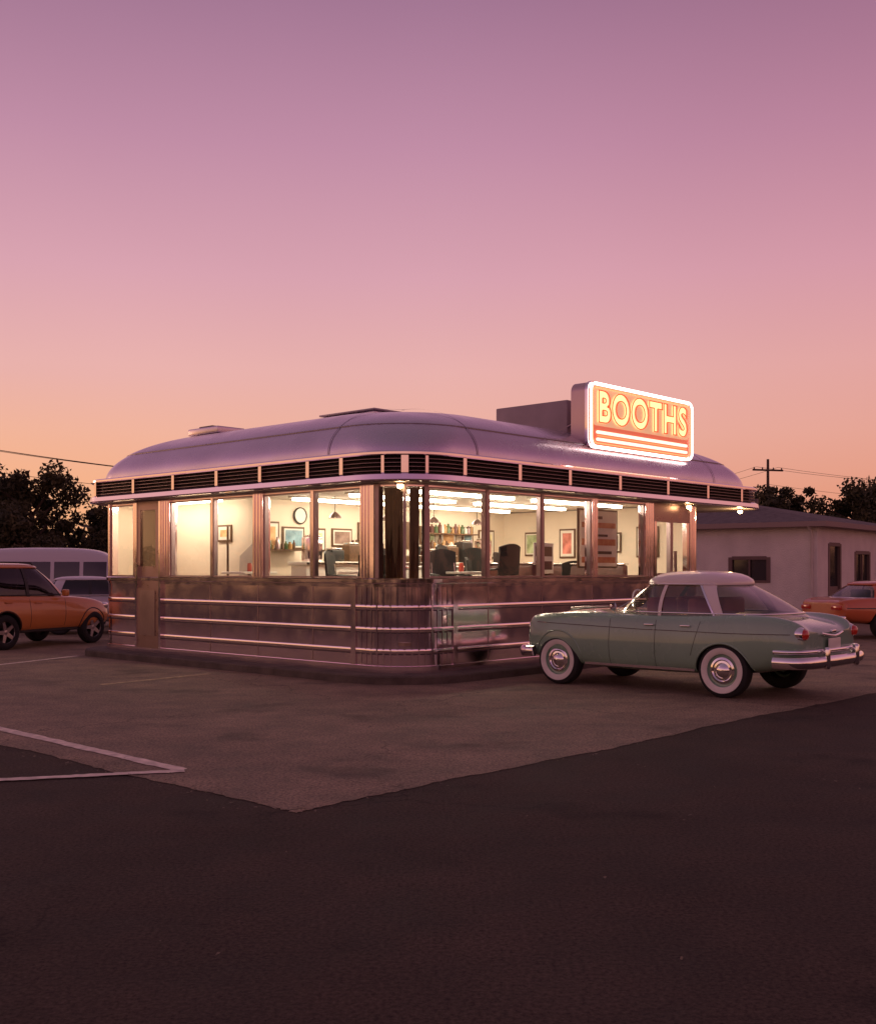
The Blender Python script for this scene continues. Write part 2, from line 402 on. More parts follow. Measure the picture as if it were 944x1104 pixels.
def roofseam(side,c):
    V=[];F=[];w=.011
    for i in range(NT+1):
        o,z=rpt(i/NT); q=.014
        nx=math.cos(i/NT*math.pi/2)*q; nz=math.sin(i/NT*math.pi/2)*q
        for d in (-w,w):
            if side=='u': V.append((c+d,-(o+nx),z+nz))
            else: V.append((-(o+nx),c+d,z+nz))
    for i in range(NT): F.append((2*i,2*i+1,2*i+3,2*i+2))
    mk('roof_seam',V,F,M['rseam'],diner,True)
for c in (1.35,8.2): roofseam('u',c)
for c in (1.4,): roofseam('v',c)
box('roof_vent',(.9,5.5,3.98),(1.5,6.4,4.10),M['roofm'],diner,.02)
box('roof_vent_stack',(1.0,5.8,4.1),(1.35,6.2,4.14),M['seam'],diner,.01)
box('roof_hatch',(1.25,1.9,3.98),(2.4,3.1,4.05),M['roofm'],diner,.02)
box('roof_hatch_lid',(1.2,1.85,4.052),(2.45,3.15,4.08),M['rseam'],diner,.01)
box('roof_air_handler',(4.8,.80,3.9),(6.6,2.4,4.50),mat('unit_paint',(.34,.27,.30),.6,var=.1),diner,.02)
FZ=.55; CZ=2.79
box('interior_floor',(.16,.16,FZ-.05),(7.95,7.7,FZ),M['floor'],diner)
mk('interior_ceiling',[(.05,.05,CZ),(7.8,.05,CZ),(7.8,7.8,CZ),(.05,7.8,CZ)],[(0,1,2,3)],M['ceil'],diner)
box('partition_wall',(1.0,4.6,FZ),(7.97,4.7,CZ-.005),M['cream'],diner)
box('partition_wall_side',(1.0,4.703,FZ),(1.1,7.75,CZ-.005),M['cream'],diner)
box('end_wall',(7.70,.2,FZ),(7.80,4.597,CZ-.025),M['cream'],diner)
box('partition_wall_short',(.15,7.6,FZ),(.997,7.7,CZ-.005),M['cream'],diner)
box('kitchen_doorway',(4.15,4.56,FZ),(4.85,4.597,2.5),M['wood'],diner)
box('kitchen_door_window',(4.35,4.55,1.75),(4.65,4.558,2.2),M['white'],diner)
for (x0,y0,x1,y1) in [(1.2,1.0,3.6,1.12),(4.2,1.0,6.8,1.12),(1.2,2.3,3.6,2.42),(4.2,2.3,6.8,2.42),(1.2,3.7,3.6,3.82),(4.2,3.7,6.8,3.82),(.45,4.9,.57,7.2)]:
    box('fluorescent_tube',(x0,y0,CZ-.07),(x1,y1,CZ-.03),M['strip'],diner)
    box('fluorescent_housing',(x0-.05,y0-.05,CZ-.028),(x1+.05,y1+.05,CZ-.002),M['white'],diner)
def reflection_curtain(s0,s1,o,z0,z1):  # brown folds put in to stand for dark reflections in the curved glass
    V=[];F=[];K=60
    for i in range(K+1):
        s=s0+(s1-s0)*i/K; oo=o+.035*math.sin(i*.95)+.012*math.sin(i*2.3); a=pt(s,oo); b=pt(s+.02*math.sin(i),oo-.02)
        V+=[(a[0],a[1],z1),(b[0],b[1],z0)]
    for i in range(K): F.append((2*i,2*i+1,2*i+3,2*i+2))
    mk('reflection_curtain',V,F,M['reflection_curtain'],diner,True,80)
reflection_curtain(-.40,-.03,-.22,ZS,ZT); reflection_curtain(.10,.30,-.22,ZS,ZT)

def place(name,u,v,rz=0,z=FZ):
    x,y=W(u,v); return empty(name,(x,y,z),AZ+rz)
def chair(u,v,rz,col='black',h=0):
    e=place('diner_chair',u,v,rz)
    box('seat',(-.22,-.22,.42+h),(.22,.22,.49+h),M[col],e,.025)
    V=[];F=[]
    for i in range(9):
        x=-.22+.44*i/8; y=.2+.05*(1-(x/.22)**2)
        V+=[(x,y,.62+h),(x,y+.04,1.12+h-.05*(x/.22)**2),(x,y+.03,.62+h),(x,y+.07,1.12+h-.05*(x/.22)**2)]
    for i in range(8):
        a=4*i;F+=[(a,a+1,a+5,a+4),(a+2,a+3,a+7,a+6),(a+1,a+3,a+7,a+5),(a,a+2,a+6,a+4)]
    F+=[(0,1,3,2),(32,33,35,34)]
    mk('backrest',V,F,M[col],e,True,50)
    for sx in (-.2,.2):
        tube('leg',[(sx,-.2,0),(sx,-.2,.42+h)],.015,M['chrome'],e); tube('leg',[(sx,.22,0),(sx,.2,.42+h),(sx,.24,.9+h)],.015,M['chrome'],e)
        tube('armrest',[(sx*1.15,.2,.72+h),(sx*1.15,-.12,.70+h),(sx*1.1,-.16,.45+h)],.02,M[col],e)
for u,v,r,h in [(.9,1.5,2.2,.15),(1.35,2.7,.5,.2),(2.0,1.0,-.4,.22),(2.3,3.0,2.8,.25),(3.3,1.4,.6,.1),(3.1,3.1,-2.5,.3),(4.4,1.7,1.1,.2),(5.2,1.0,2.4,.05),(.7,.9,.8,.2),(2.9,.75,3.0,.3),(4.0,2.7,.3,.35),(5.0,3.0,2.0,.3),(1.6,1.9,1.3,.3)]:
    chair(u,v,r,'black',h)
def stool(u,v):
    e=place('bar_stool',u,v); lathe('seat',[(.001,.80),(.18,.80),(.20,.77),(.20,.73),(.16,.70),(.001,.70)],M['red'],e,24,axis='z')
    lathe('post',[(.03,.70),(.03,.05),(.16,.03),(.18,0)],M['chrome'],e,20,axis='z')
for u in (1.7,2.5,3.3,4.1,4.9,5.7): stool(u,3.35)
e=place('lunch_counter',0,0)
box('counter_base',(1.4,3.7,0),(6.6,4.1,1.08),M['white'],e,.01); box('counter_top',(1.35,3.62,1.082),(6.65,4.15,1.15),M['white'],e,.02)
box('counter_trim',(1.34,3.605,1.095),(6.66,3.618,1.135),M['chrome'],e)
for u,h,c in [(1.7,.42,'steel'),(2.2,.2,'black'),(2.6,.3,'wood'),(3.3,.2,'maroon'),(3.7,.48,'steel'),(4.6,.22,'maroon'),(5.2,.3,'wood'),(5.6,.4,'black'),(6.2,.45,'steel')]:
    k=place('coffee_machine' if c=='steel' else 'napkin_holder',u,3.9,0,FZ+1.15)
    box('body',(-.14,-.12,0),(.14,.12,h),M[c],k,.02); box('top',(-.11,-.09,h+.001),(.11,.09,h+.04),M['chrome'],k,.01)
bcol=[M['maroon'],M['wood'],M['white'],M['steeld'],mat('bottle_green',(.08,.13,.06),.2),mat('jar_amber',(.40,.22,.08),.3)]
for (u0,u1,z) in [(5.1,6.6,1.42),(5.1,6.6,1.72),(2.9,4.0,1.36),(1.15,1.9,1.34)]:
    k=place('wall_shelf',0,0)
    box('shelf_board',(u0,4.38,z),(u1,4.59,z+.025),M['wood'],k)
    rnd=random.Random(int(z*100)+int(u0*10)); u=u0+.08; geo=[([],[]) for _ in bcol]
    while u<u1-.06:
        h=rnd.uniform(.10,.22); r=rnd.uniform(.025,.05); g_=geo[rnd.randrange(len(bcol))]
        tube_geo([(u,4.48,z+.026),(u,4.48,z+.026+h*.7),(u,4.48,z+.026+h*.8),(u,4.48,z+.026+h)],[r,r,r*.5,r*.45],10,*g_); u+=rnd.uniform(.07,.14)
    for mm_,(V,F) in zip(bcol,geo):
        if V: mk('jars',V,F,mm_,k,True,50)
def booth(u,v):
    e=place('booth_bench',u,v)
    box('back',(-.06,-.5,0),(.08,.5,1.10),M['maroon'],e,.05); box('seat',(.081,-.5,0),(.5,.5,.45),M['maroon'],e,.04); box('top_rail',(-.07,-.5,1.101),(.09,.5,1.125),M['chrome'],e,.01)
for u in (3.45,5.0,6.1): booth(u,.95)
bulbm=emis('bulb',(1,.78,.5),6)
for (u,v) in [(1.6,3.2),(2.8,3.2),(4.0,3.2),(5.2,3.2)]:
    e=place('pendant_lamp',u,v,0,2.42)
    lathe('shade',[(.11,0),(.10,.03),(.05,.08),(.025,.10),(.001,.10)],M['steeld'],e,24,axis='z'); tube('cord',[(0,0,.10),(0,0,.36)],.006,M['black'],e)
    lathe('bulb',[(.001,.0),(.035,.02),(.04,.04),(.02,.07)],bulbm,e,14,axis='z')
e=place('glass_display_case',2.6,2.2)
box('case_base',(-.8,-.25,0),(.8,.25,1.02),M['white'],e,.01); box('case_top',(-.82,-.27,1.022),(.82,.27,1.07),M['chrome'],e,.01)
box('cake_shelf',(-.7,-.2,1.24),(.7,.2,1.25),M['white'],e)
for x in (-.7,0,.7): tube('shelf_post',[(x,0,1.07),(x,0,1.24)],.012,M['chrome'],e)
for x in (-.45,.3): lathe('cake',[(.001,1.34),(.12,1.34),(.13,1.32),(.13,1.25)],M['wood'] if x>0 else M['cream'],e,20,(x,0,0),'z')
for u,v in [(1.1,1.9),(2.5,1.2),(3.8,1.1),(5.2,1.6),(.6,4.2)]:
    e=place('diner_table',u,v); box('table_top',(-.35,-.3,.94),(.35,.3,.98),M['white'],e,.01); tube('pedestal',[(0,0,0),(0,0,.94)],.04,M['chrome'],e)
    lathe('sugar_jar',[(.001,1.12),(.03,1.12),(.04,1.08),(.04,.98)],M['red'],e,16,axis='z')
cols=[(.5,.22,.08),(.1,.2,.25),(.55,.4,.2),(.12,.06,.04),(.35,.08,.05),(.2,.25,.12)]
def art(u,v,z,w,h,i,face='v'):
    e=place('picture_frame',u,v,0, z)
    c=cols[i%6]; m=mat('art',c,.5,col2=tuple(min(1,q*2.2+.15) for q in c),vscale=6)
    t=.035; b=.06 if i%2 else .09
    if face=='v':
        box('frame',(-w/2,-.03,-h/2),(w/2,-.002,h/2),M['wood'],e,.006); box('mat_board',(-w/2+t,-.034,-h/2+t),(w/2-t,-.031,h/2-t),M['white'],e)
        box('picture',(-w/2+b,-.038,-h/2+b),(w/2-b,-.035,h/2-b),m,e)
    else:
        box('frame',(-.03,-w/2,-h/2),(-.002,w/2,h/2),M['wood'],e,.006); box('mat_board',(-.034,-w/2+t,-h/2+t),(-.031,w/2-t,h/2-t),M['white'],e)
        box('picture',(-.038,-w/2+b,-h/2+b),(-.035,w/2-b,h/2-b),m,e)
for j,(u,z,w,h) in enumerate([(1.35,2.15,.36,.5),(1.85,2.12,.50,.40),(2.45,2.1,.30,.42),(3.0,2.15,.5,.34),(3.6,2.2,.4,.5),(5.3,2.25,.45,.36),(5.9,2.22,.5,.42),(6.5,2.2,.34,.5),(7.1,2.1,.5,.6)]): art(u,4.6,z,w,h,j)
for j,(v,w,h) in enumerate([(1.0,.5,.6),(1.9,.6,.4),(2.9,.4,.6),(3.8,.4,.5)]): art(7.70,v,2.1,w,h,j+2,'u')
art(1.0,5.4,2.2,.4,.3,0,'u')
e=place('wall_clock',2.0,4.6,0,2.52); lathe('rim',[(.14,-.002),(.15,-.04),(.13,-.05)],M['black'],e,28); lathe('dial',[(.135,-.035),(.001,-.036)],M['white'],e,28)
e=place('menu_board',5.1,.35,0,1.62)
box('board',(-.55,0,0),(.55,.02,.95),M['cream'],e,.004)
mred=mat('menu_red',(.50,.13,.05),.5,col2=(.65,.3,.12),vscale=9)
for k,(w0,hh) in enumerate([(.5,.10),(.42,.05),(.5,.11),(.38,.04),(.5,.09),(.3,.05)]):
    box('menu_stripe',(-w0,-.006,.06+k*.15),(w0-.04*k*(k%2),-.001,.06+hh+k*.15),mred if k%2==0 else M['wood'],e)
box('board_frame',(-.6,.021,-.03),(.6,.03,.98),M['wood'],e)
e=place('menu_board',3.75,.5,.1,1.50)
box('board',(-.3,0,0),(.3,.02,.5),M['white'],e,.004)
box('print',(-.25,-.006,.06),(.25,-.001,.2),M['maroon'],e); box('print_top',(-.25,-.006,.28),(.25,-.001,.44),M['wood'],e)
e=place('coat_rack',.75,5.0); tube('pole',[(0,0,0),(0,0,1.75)],.02,M['wood'],e)
mk('leaning_panel',[(.15,-.75,0),(.15,-.05,0),(.22,-.05,1.25),(.22,-.55,1.55),(.18,-.75,0),(.18,-.05,0),(.25,-.05,1.25),(.25,-.55,1.55)],[(0,1,2,3),(4,5,6,7),(0,1,5,4),(1,2,6,5),(2,3,7,6),(3,0,4,7)],M['soffit'],e)
for (s,o) in [(su(9.3),.10),(su(7.2),.18),(-.05,.2)]:
    a=pt(s,o); x,y=W(*a)
    e=empty('eave_lamp',(x,y,2.755),AZ)
    lathe('shade',[(.08,.0),(.07,-.03),(.05,-.035)],M['chrome'],e,16,axis='z'); lathe('bulb',[(.048,-.02),(.045,-.06),(.03,-.08),(.001,-.09)],M['amber'],e,12,axis='z')
ld=bpy.data.lights.new('eave_bulb','POINT'); ld.energy=14; ld.color=(1,.6,.28); ld.shadow_soft_size=.04
lo=bpy.data.objects.new('eave_bulb_light',ld); COL.objects.link(lo); a=W(*pt(su(9.3),.10)); lo.location=(a[0],a[1],2.60)

# ------------------------------------------------------------------ neon sign
sx,sy=W(4.32,.05)
sign=empty('neon_sign',(sx,sy,3.58),AZ)
SW,SH,ST=3.3,1.10,.32
def rrect(w,h,r,cx,cz,n=6):
    P=[]
    for ax,az,a0 in [(w/2-r,-h/2+r,-90),(w/2-r,h/2-r,0),(-w/2+r,h/2-r,90),(-w/2+r,-h/2+r,180)]:
        for i in range(n+1):
            a=math.radians(a0+90*i/n); P.append((cx+ax+r*math.cos(a),cz+az+r*math.sin(a)))
    return P
def slab(name,P,y0,y1,m,parent,bev=0):
    k=len(P); V=[(x,y0,z) for x,z in P]+[(x,y1,z) for x,z in P]
    F=[tuple(range(k)),tuple(range(k,2*k))]+[(i,(i+1)%k,k+(i+1)%k,k+i) for i in range(k)]
    return mk(name,V,F,m,parent,True,40)
cx,cz=SW/2,SH/2
slab('sign_cabinet',rrect(SW,SH,.16,cx,cz),0,ST,mat('sign_metal',(.62,.46,.46),.35,.7),sign)
slab('sign_rim',rrect(SW+.03,SH+.03,.17,cx,cz),-.03,.03,M['steel2'],sign)
slab('sign_face',rrect(SW-.10,SH-.10,.13,cx,cz),-.035,-.031,mat('sign_face_red',(.5,.10,.05),.5,emit=(1,.20,.11),estr=.55,col2=None),sign)
slab('sign_upper_panel',rrect(SW-.24,.64,.08,cx,cz+.15),-.042,-.037,mat('sign_panel',(.6,.42,.24),.5,emit=(1,.52,.28),estr=.62),sign)
curve_tube('neon_border',[(x,-.07,z) for x,z in rrect(SW-.05,SH-.05,.14,cx,cz)],.019,emis('neon_white',(1,.80,.74),5.5),sign,True)
curve_tube('neon_border_inner',[(x,-.06,z) for x,z in rrect(SW-.17,SH-.17,.11,cx,cz)],.010,emis('neon_red',(1,.16,.06),3.5),sign,True)
for k,z in enumerate([.15,.27]):
    slab('neon_stripe',rrect(SW-.40,.05,.024,cx,z,3),-.07,-.045,emis('neon_cream',(1,.78,.58),1.7),sign)
curve_tube('neon_stripe_red',[(.22,-.06,.21),(SW-.22,-.06,.21)],.012,emis('neon_red2',(1,.14,.05),3),sign)
def text(name,body,fill,m,off,bev,y,w,h,x0,z0):
    cu=bpy.data.curves.new(name,'FONT'); cu.body=body; cu.size=1; cu.fill_mode='FRONT' if fill else 'NONE'
    cu.offset=off; cu.bevel_depth=bev; cu.bevel_resolution=2; cu.resolution_u=5; cu.materials.append(m); cu.space_character=1.12
    o=bpy.data.objects.new(name,cu); COL.objects.link(o); o.parent=sign
    bpy.context.view_layer.update()
    d=o.dimensions; bb=[Vector(b) for b in o.bound_box]; mnx=min(b.x for b in bb); mny=min(b.y for b in bb)
    kx=w/d.x; ky=h/d.y; o.scale=(kx,ky,ky); o.rotation_euler=(math.pi/2,0,0); o.location=(x0-mnx*kx,y,z0-mny*ky)
    return o
text('neon_letters_fill','BOOTHS',True,emis('neon_letter',(1,.82,.34),1.5),.034,0,-.06,SW-.46,.54,.23,.427)
text('neon_letters','BOOTHS',False,emis('neon_letter_tube',(1,.09,.03),1.3),.040,.013,-.085,SW-.44,.56,.22,.417)
for x in (.5,SW-.5):
    box('sign_leg',(x-.05,.1,-.35),(x+.05,.2,.02),M['steeld'],sign); tube('sign_stay',[(x,ST,.6),(x,ST+.9,.3)],.02,M['steeld'],sign)

# ------------------------------------------------------------------ vehicles
def loft_mesh(name,stations,mats,parent,sub=2):
    V=[];F=[]; n=len(stations[0][1])
    ringn=2*n-2
    for x,hp in stations:
        for (y,z) in hp: V.append((x,y,z))
        for (y,z) in hp[-2:0:-1]: V.append((x,-y,z))
    for i in range(len(stations)-1):
        for k in range(ringn):
            F.append((i*ringn+k,i*ringn+(k+1)%ringn,(i+1)*ringn+(k+1)%ringn,(i+1)*ringn+k))
    for b in (0,(len(stations)-1)*ringn):
        mir=lambda k:(ringn-k)%ringn
        for k in range(n-1):
            f=[b+k,b+k+1,b+mir(k+1),b+mir(k)]
            g=[]
            for q in f:
                if q not in g: g.append(q)
            F.append(tuple(g))
    o=mk(name,V,F,mats,parent)
    if sub:
        md=o.modifiers.new('s','SUBSURF'); md.levels=sub; md.render_levels=sub
    return o
def bake(o):
    bpy.context.view_layer.update()
    dg=bpy.context.evaluated_depsgraph_get(); me=bpy.data.meshes.new_from_object(o.evaluated_get(dg),preserve_all_data_layers=True,depsgraph=dg)
    o.modifiers.clear(); old=o.data; o.data=me
    return o
def hp(zb,wr,wm,ws,zs,zc,fin=0.0):
    return [(0,zb),(wr*.8,zb),(wr,zb+.07),(wm,zb+(zs-zb)*.5),(ws+.01,zs-.13),(ws-.02,zs-.005+fin),(ws-.13,zs+.015+fin*.6),(ws*.72,zc-.02),(ws*.35,zc),(0,zc)]
def sgnpow(v,p): return math.copysign(abs(v)**p,v)
def car(name,origin,head,S):
    e=empty(name,(origin[0],origin[1],0),math.atan2(head[1],head[0]))
    paint=S['paint']
    body=loft_mesh('body',S['stations'],[paint,M['black']],e,2); bake(body)
    cuts=[]
    for wx,ar,dz in ((0,S['arch_r'],S.get('arch_dz',.01)),(S['wb'],S['arch_f'],.01)):
        for sgn in (1,-1):
            bm=bmesh.new(); bmesh.ops.create_cone(bm,cap_ends=True,segments=48,radius1=ar,radius2=ar,depth=.62)
            for v in bm.verts:
                c=v.co.copy(); v.co=Vector((wx+c.x,sgn*(.83)+c.z,S['wr']+dz+c.y))
            bmesh.ops.recalc_face_normals(bm,faces=bm.faces)
            me=bpy.data.meshes.new('cut'); bm.to_mesh(me); bm.free(); me.materials.append(M['black'])
            c=bpy.data.objects.new('cut',me); COL.objects.link(c); c.parent=e; cuts.append(c)
            md=body.modifiers.new('b','BOOLEAN'); md.object=c; md.operation='DIFFERENCE'; md.solver='EXACT'
            try: md.material_mode='TRANSFER'
            except Exception: pass
    bake(body)
    for c in cuts: bpy.data.objects.remove(c,do_unlink=True)
    me=body.data; me.polygons.foreach_set('use_smooth',[True]*len(me.polygons)); me.set_sharp_from_angle(angle=math.radians(42))
    bvh=BVHTree.FromPolygons([v.co for v in me.vertices],[tuple(p.vertices) for p in me.polygons])
    def side(x,z,sgn=1):
        h=bvh.ray_cast(Vector((x,2*sgn,z)),Vector((0,-sgn,0)))
        return h[0].y if h[0] else None
    def strip(nm,pts,w,m,proud=.008,vert=False):
        for sgn in (1,-1):
            V=[];F=[];n=0
            for i,(x,z) in enumerate(pts):
                y=side(x,z,sgn)
                if y is None or abs(y)<.45: continue
                y1=y+sgn*proud
                ddx,ddz=(w/2,0) if vert else (0,w/2)
                V+=[(x-ddx,y-sgn*.01,z-ddz),(x-ddx*.7,y1,z-ddz*.7),(x+ddx*.7,y1,z+ddz*.7),(x+ddx,y-sgn*.01,z+ddz)]; n+=1
            for i in range(n-1):
                for k in range(3): F.append((4*i+k,4*i+k+1,4*i+5+k,4*i+4+k))
            if n>1: mk(nm,V,F,m,e,True,50)
    def lerpline(pts,n=24):
        out=[]
        for i in range(len(pts)-1):
            for k in range(n): 
                t=k/n; out.append((pts[i][0]*(1-t)+pts[i+1][0]*t,pts[i][1]*(1-t)+pts[i+1][1]*t))
        out.append(pts[-1]); return out
    for nm,pts,w,m,pr,vt in S.get('strips',[]): strip(nm,lerpline(pts),w,m,pr,vt)
    if S.get('lips'):
        for wx,ar,dz in ((0,S['arch_r'],S.get('arch_dz',.01)),(S['wb'],S['arch_f'],.01)):
            for sgn in (1,-1):
                P=[]
                for i in range(33):
                    a=math.radians(-8+196*i/32); x=wx+(ar+.012)*math.cos(a); z=S['wr']+dz+(ar+.012)*math.sin(a)
                    y=side(x,z,sgn)
                    if y is not None and abs(y)>.6: P.append((x,y+sgn*.002,z))
                if len(P)>4: curve_tube('arch_lip',P,.010,S['lips'],e,False,2)
    G=S.get('green')
    if G:
        (xb0,xb1,bb,zb),(xt0,xt1,bt,zt),nn=G['base'],G['top'],G.get('n',4)
        def par(t):
            k=t; return ((xb0+xb1)/2*(1-k)+(xt0+xt1)/2*k,(xb1-xb0)/2*(1-k)+(xt1-xt0)/2*k,bb*(1-k)+bt*k,zb*(1-k)+zt*k)
        def g(th,t,off=0):
            cx,a,b,z=par(t); bul=.03*math.sin(t*math.pi)
            return (cx+(a+off+bul)*sgnpow(math.cos(th),2/nn),(b+off+bul)*sgnpow(math.sin(th),2/nn),z)
        K=96;T=8;V=[];F=[]
        for j in range(T+1):
            for i in range(K): V.append(g(2*math.pi*i/K,j/T))
        for j in range(T):
            for i in range(K): F.append((j*K+i,j*K+(i+1)%K,(j+1)*K+(i+1)%K,(j+1)*K+i))
        mk('glass',V,F,G['glass'],e,True,80)
        V=[];F=[];rings=[(1.0,-.012,0),(1.03,-.008,0),(1.035,.015,0),(1.0,.045,0),(.93,.075,0),(.8,.1,0),(.6,.118,0),(.35,.128,0),(.1,.132,0)]
        cx,a,b,z=par(1)
        for s,dz,_ in rings:
            for i in range(K):
                th=2*math.pi*i/K; n2=nn if s>.5 else 2.5
                V.append((cx+(a*s+(.02 if s>.99 else 0))*sgnpow(math.cos(th),2/n2),(b*s)*sgnpow(math.sin(th),2/n2),zt+dz*G.get('crown',1)))
        for j in range(len(rings)-1):
            for i in range(K): F.append((j*K+i,j*K+(i+1)%K,(j+1)*K+(i+1)%K,(j+1)*K+i))
        F.append(tuple((len(rings)-1)*K+i for i in range(K)))
        mk('roof',V,F,G['roof'],e,True,50)
        if G.get('rail'): curve_tube('drip_rail',[(lambda p:(p[0],p[1],zt+.0))(g(2*math.pi*i/K,1,.022)) for i in range(K)],.009,M['chrome'],e,True,2)
        curve_tube('belt_molding',[(lambda p:(p[0],p[1],G['beltz']))(g(2*math.pi*i/K,(G['beltz']-zb)/(zt-zb),.012)) for i in range(K)],.011,G.get('beltm',M['chrome']),e,True,2)
        for xb,xt,w0,w1,m,off in G['pillars']:
            for sgn in (1,-1):
                V=[];F=[]
                for j in range(T+1):
                    t=j/T; cx,a,b,z=par(t)
                    xc=xb*(1-t)+xt*t; w=w0*(1-t)+w1*t
                    for q in range(5):
                        xx=xc+(q/4-.5)*w; kx=max(-.9999,min(.9999,(xx-cx)/a))
                        th=math.acos(max(-1,min(1,math.copysign(abs(kx)**(nn/2),kx))))
                        p=g(th,t,off); V.append((p[0],p[1]*sgn,p[2]))
                for j in range(T):
                    for q in range(4): F.append((j*5+q,j*5+q+1,(j+1)*5+q+1,(j+1)*5+q))
                mk('pillar',V,F,m,e,True,60)
    if S.get('seats'):
        sm=S['seats']
        for x in S['seatx']:
            for y in (-.36,.36): box('seat_back',(x-.09,y-.29,.8),(x+.05,y+.29,S['seatz']),sm,e,.05)
        pts=[(S['stx']+.05*math.cos(a),.36+.18*math.sin(a),S['stz']+.17*math.cos(a)) for a in [2*math.pi*i/24 for i in range(24)]]
        curve_tube('steering_wheel',pts,.012,M['white'],e,True,2)
    wr=S['wr']
    for wx in (0,S['wb']):
        for sgn in (1,-1):
            wy=sgn*S['track']
            w=empty('wheel',(wx,wy,wr),0 if sgn>0 else math.pi,e)
            tw=.09
            lathe('tyre',[(wr*.60,tw*.9),(wr*.66,tw*1.05),(wr*.85,tw*1.1),(wr*.96,tw*.85),(wr,tw*.5),(wr,-tw*.5),(wr*.96,-tw*.85),(wr*.85,-tw*1.1),(wr*.6,-tw)],M['rubber'],w,48)
            if S['whitewall']:
                lathe('whitewall',[(wr*.60,tw*.93),(wr*.66,tw*1.09),(wr*.82,tw*1.14),(wr*.83,tw*1.08)],M['whitewall'],w,48)
                lathe('rim',[(wr*.60,tw*.95),(wr*.57,tw*.6),(wr*.48,tw*.55)],paint,w,48)
                lathe('hubcap',[(wr*.50,tw*.6),(wr*.48,tw*.85),(wr*.40,tw*.95),(wr*.36,tw*.8),(wr*.28,tw*.85),(wr*.2,tw*1.15),(wr*.08,tw*1.3),(.001,tw*1.32)],M['chrome'],w,40)
            else:
                lathe('rim',[(wr*.66,tw*.95),(wr*.62,tw*.6),(wr*.6,-tw*.3),(.001,-tw*.3)],M['black'],w,48)
                lathe('hub',[(wr*.16,tw*.5),(wr*.14,tw*.75),(.001,tw*.8)],S['rimm'],w,24)
                lathe('rim_ring',[(wr*.66,tw*.9),(wr*.655,tw*1.0),(wr*.60,tw*.8)],S['rimm'],w,40)
                for k in range(5):
                    a=2*math.pi*k/5; V=[]
                    for rr_,ww,yy in ((wr*.1,.045,tw*.72),(wr*.64,.03,tw*.85)):
                        for d in (-1,1):
                            for dy in (0,-.03): V.append((rr_*math.cos(a)-d*ww*math.sin(a),yy+dy,rr_*math.sin(a)+d*ww*math.cos(a)))
                    mk('spoke',V,[(0,2,6,4),(1,3,7,5),(0,1,5,4),(2,3,7,6)],S['rimm'],w)
    return e,side,bvh

mint=mat('paint_mint',(.25,.39,.285),.26,0,var=.06,vscale=1.5,coat=.8,rvar=.05)
cream_p=mat('paint_cream',(.74,.65,.60),.3,coat=.5,var=.04)
cg=glass_mat('car_glass',(.62,.62,.57),.10)
seatm=mat('seat_red',(.40,.11,.08),.6)
st=[(-.99,hp(.50,.62,.68,.66,.80,.76)),
    (-.955,hp(.44,.74,.79,.75,.88,.84)),
    (-.85,hp(.38,.79,.85,.81,.95,.90,.02)),
    (-.55,hp(.33,.82,.885,.84,.99,.96,.03)),
    (-.15,hp(.28,.84,.895,.845,1.00,1.02,.01)),
    (.30,hp(.25,.85,.89,.84,.985,1.03)),
    (.95,hp(.24,.85,.885,.84,.97,1.02)),
    (1.60,hp(.24,.85,.885,.84,.975,1.03)),
    (2.05,hp(.25,.84,.885,.83,.98,1.04)),
    (2.50,hp(.27,.83,.88,.82,.965,1.01)),
    (2.86,hp(.31,.80,.85,.79,.94,.95,.01)),
    (3.02,hp(.36,.76,.80,.755,.90,.86,.015)),
    (3.08,hp(.42,.66,.70,.67,.84,.78))]
S=dict(paint=mint,stations=st,wb=2.46,arch_r=.37,arch_dz=-.05,arch_f=.38,wr=.335,track=.765,whitewall=True,lips=mint,
  seats=seatm,seatx=(.55,1.15),seatz=1.2,stx=1.45,stz=1.12,
  green=dict(base=(-.58,1.80,.755,.97),top=(.20,1.30,.60,1.375),n=3.4,glass=cg,roof=cream_p,crown=1.3,beltz=1.015,rail=True,
     pillars=[(.08,.36,.10,.16,cream_p,.012),(.92,.90,.05,.05,cream_p,.012),(1.56,1.20,.05,.04,M['chrome'],.012),(.15,.44,.025,.025,M['chrome'],.016)]),
  strips=[('rocker_trim',[(.40,.315),(2.05,.315)],.045,M['chrome'],.014,False),
          ('side_spear',[(-.85,.80),(-.1,.79),(1.2,.80),(2.85,.84)],.012,M['chrome'],.006,False),
          ('door_seam',[(1.62,.33),(1.62,.92)],.008,M['black'],.002,True),
          ('door_seam',[(.93,.33),(.93,.92)],.008,M['black'],.002,True),
          ('door_seam',[(.42,.50),(.30,.92)],.008,M['black'],.002,True)])
org=(3.49+.765*UX+.0,13.42+.765*UY)
ce,side,bvh=car('vintage_sedan',org,(-.733,.680),S)
def bumper(x0,xs,z,r,sgnx,flat=1.5):
    pts=[]
    for i in range(41):
        a=-math.pi/2+math.pi*i/40
        pts.append((sgnx*(xs*abs(math.cos(a))**.45)+x0,.93*sgnpow(math.sin(a),.6),0))
    o=curve_tube('bumper',pts,r,M['chrome'],ce,False,5); o.location=(0,0,z); o.scale=(1,1,flat); return o
bumper(-.70,.40,.475,.048,-1); bumper(-.70,.36,.60,.022,-1,1.2)
bumper(2.80,.34,.44,.05,1)
for y in (-.42,.42):
    box('overrider',(-1.16,y-.035,.39),(-1.08,y+.035,.65),M['chrome'],ce,.03)
    box('overrider',(3.12,y-.035,.35),(3.20,y+.035,.60),M['chrome'],ce,.025)
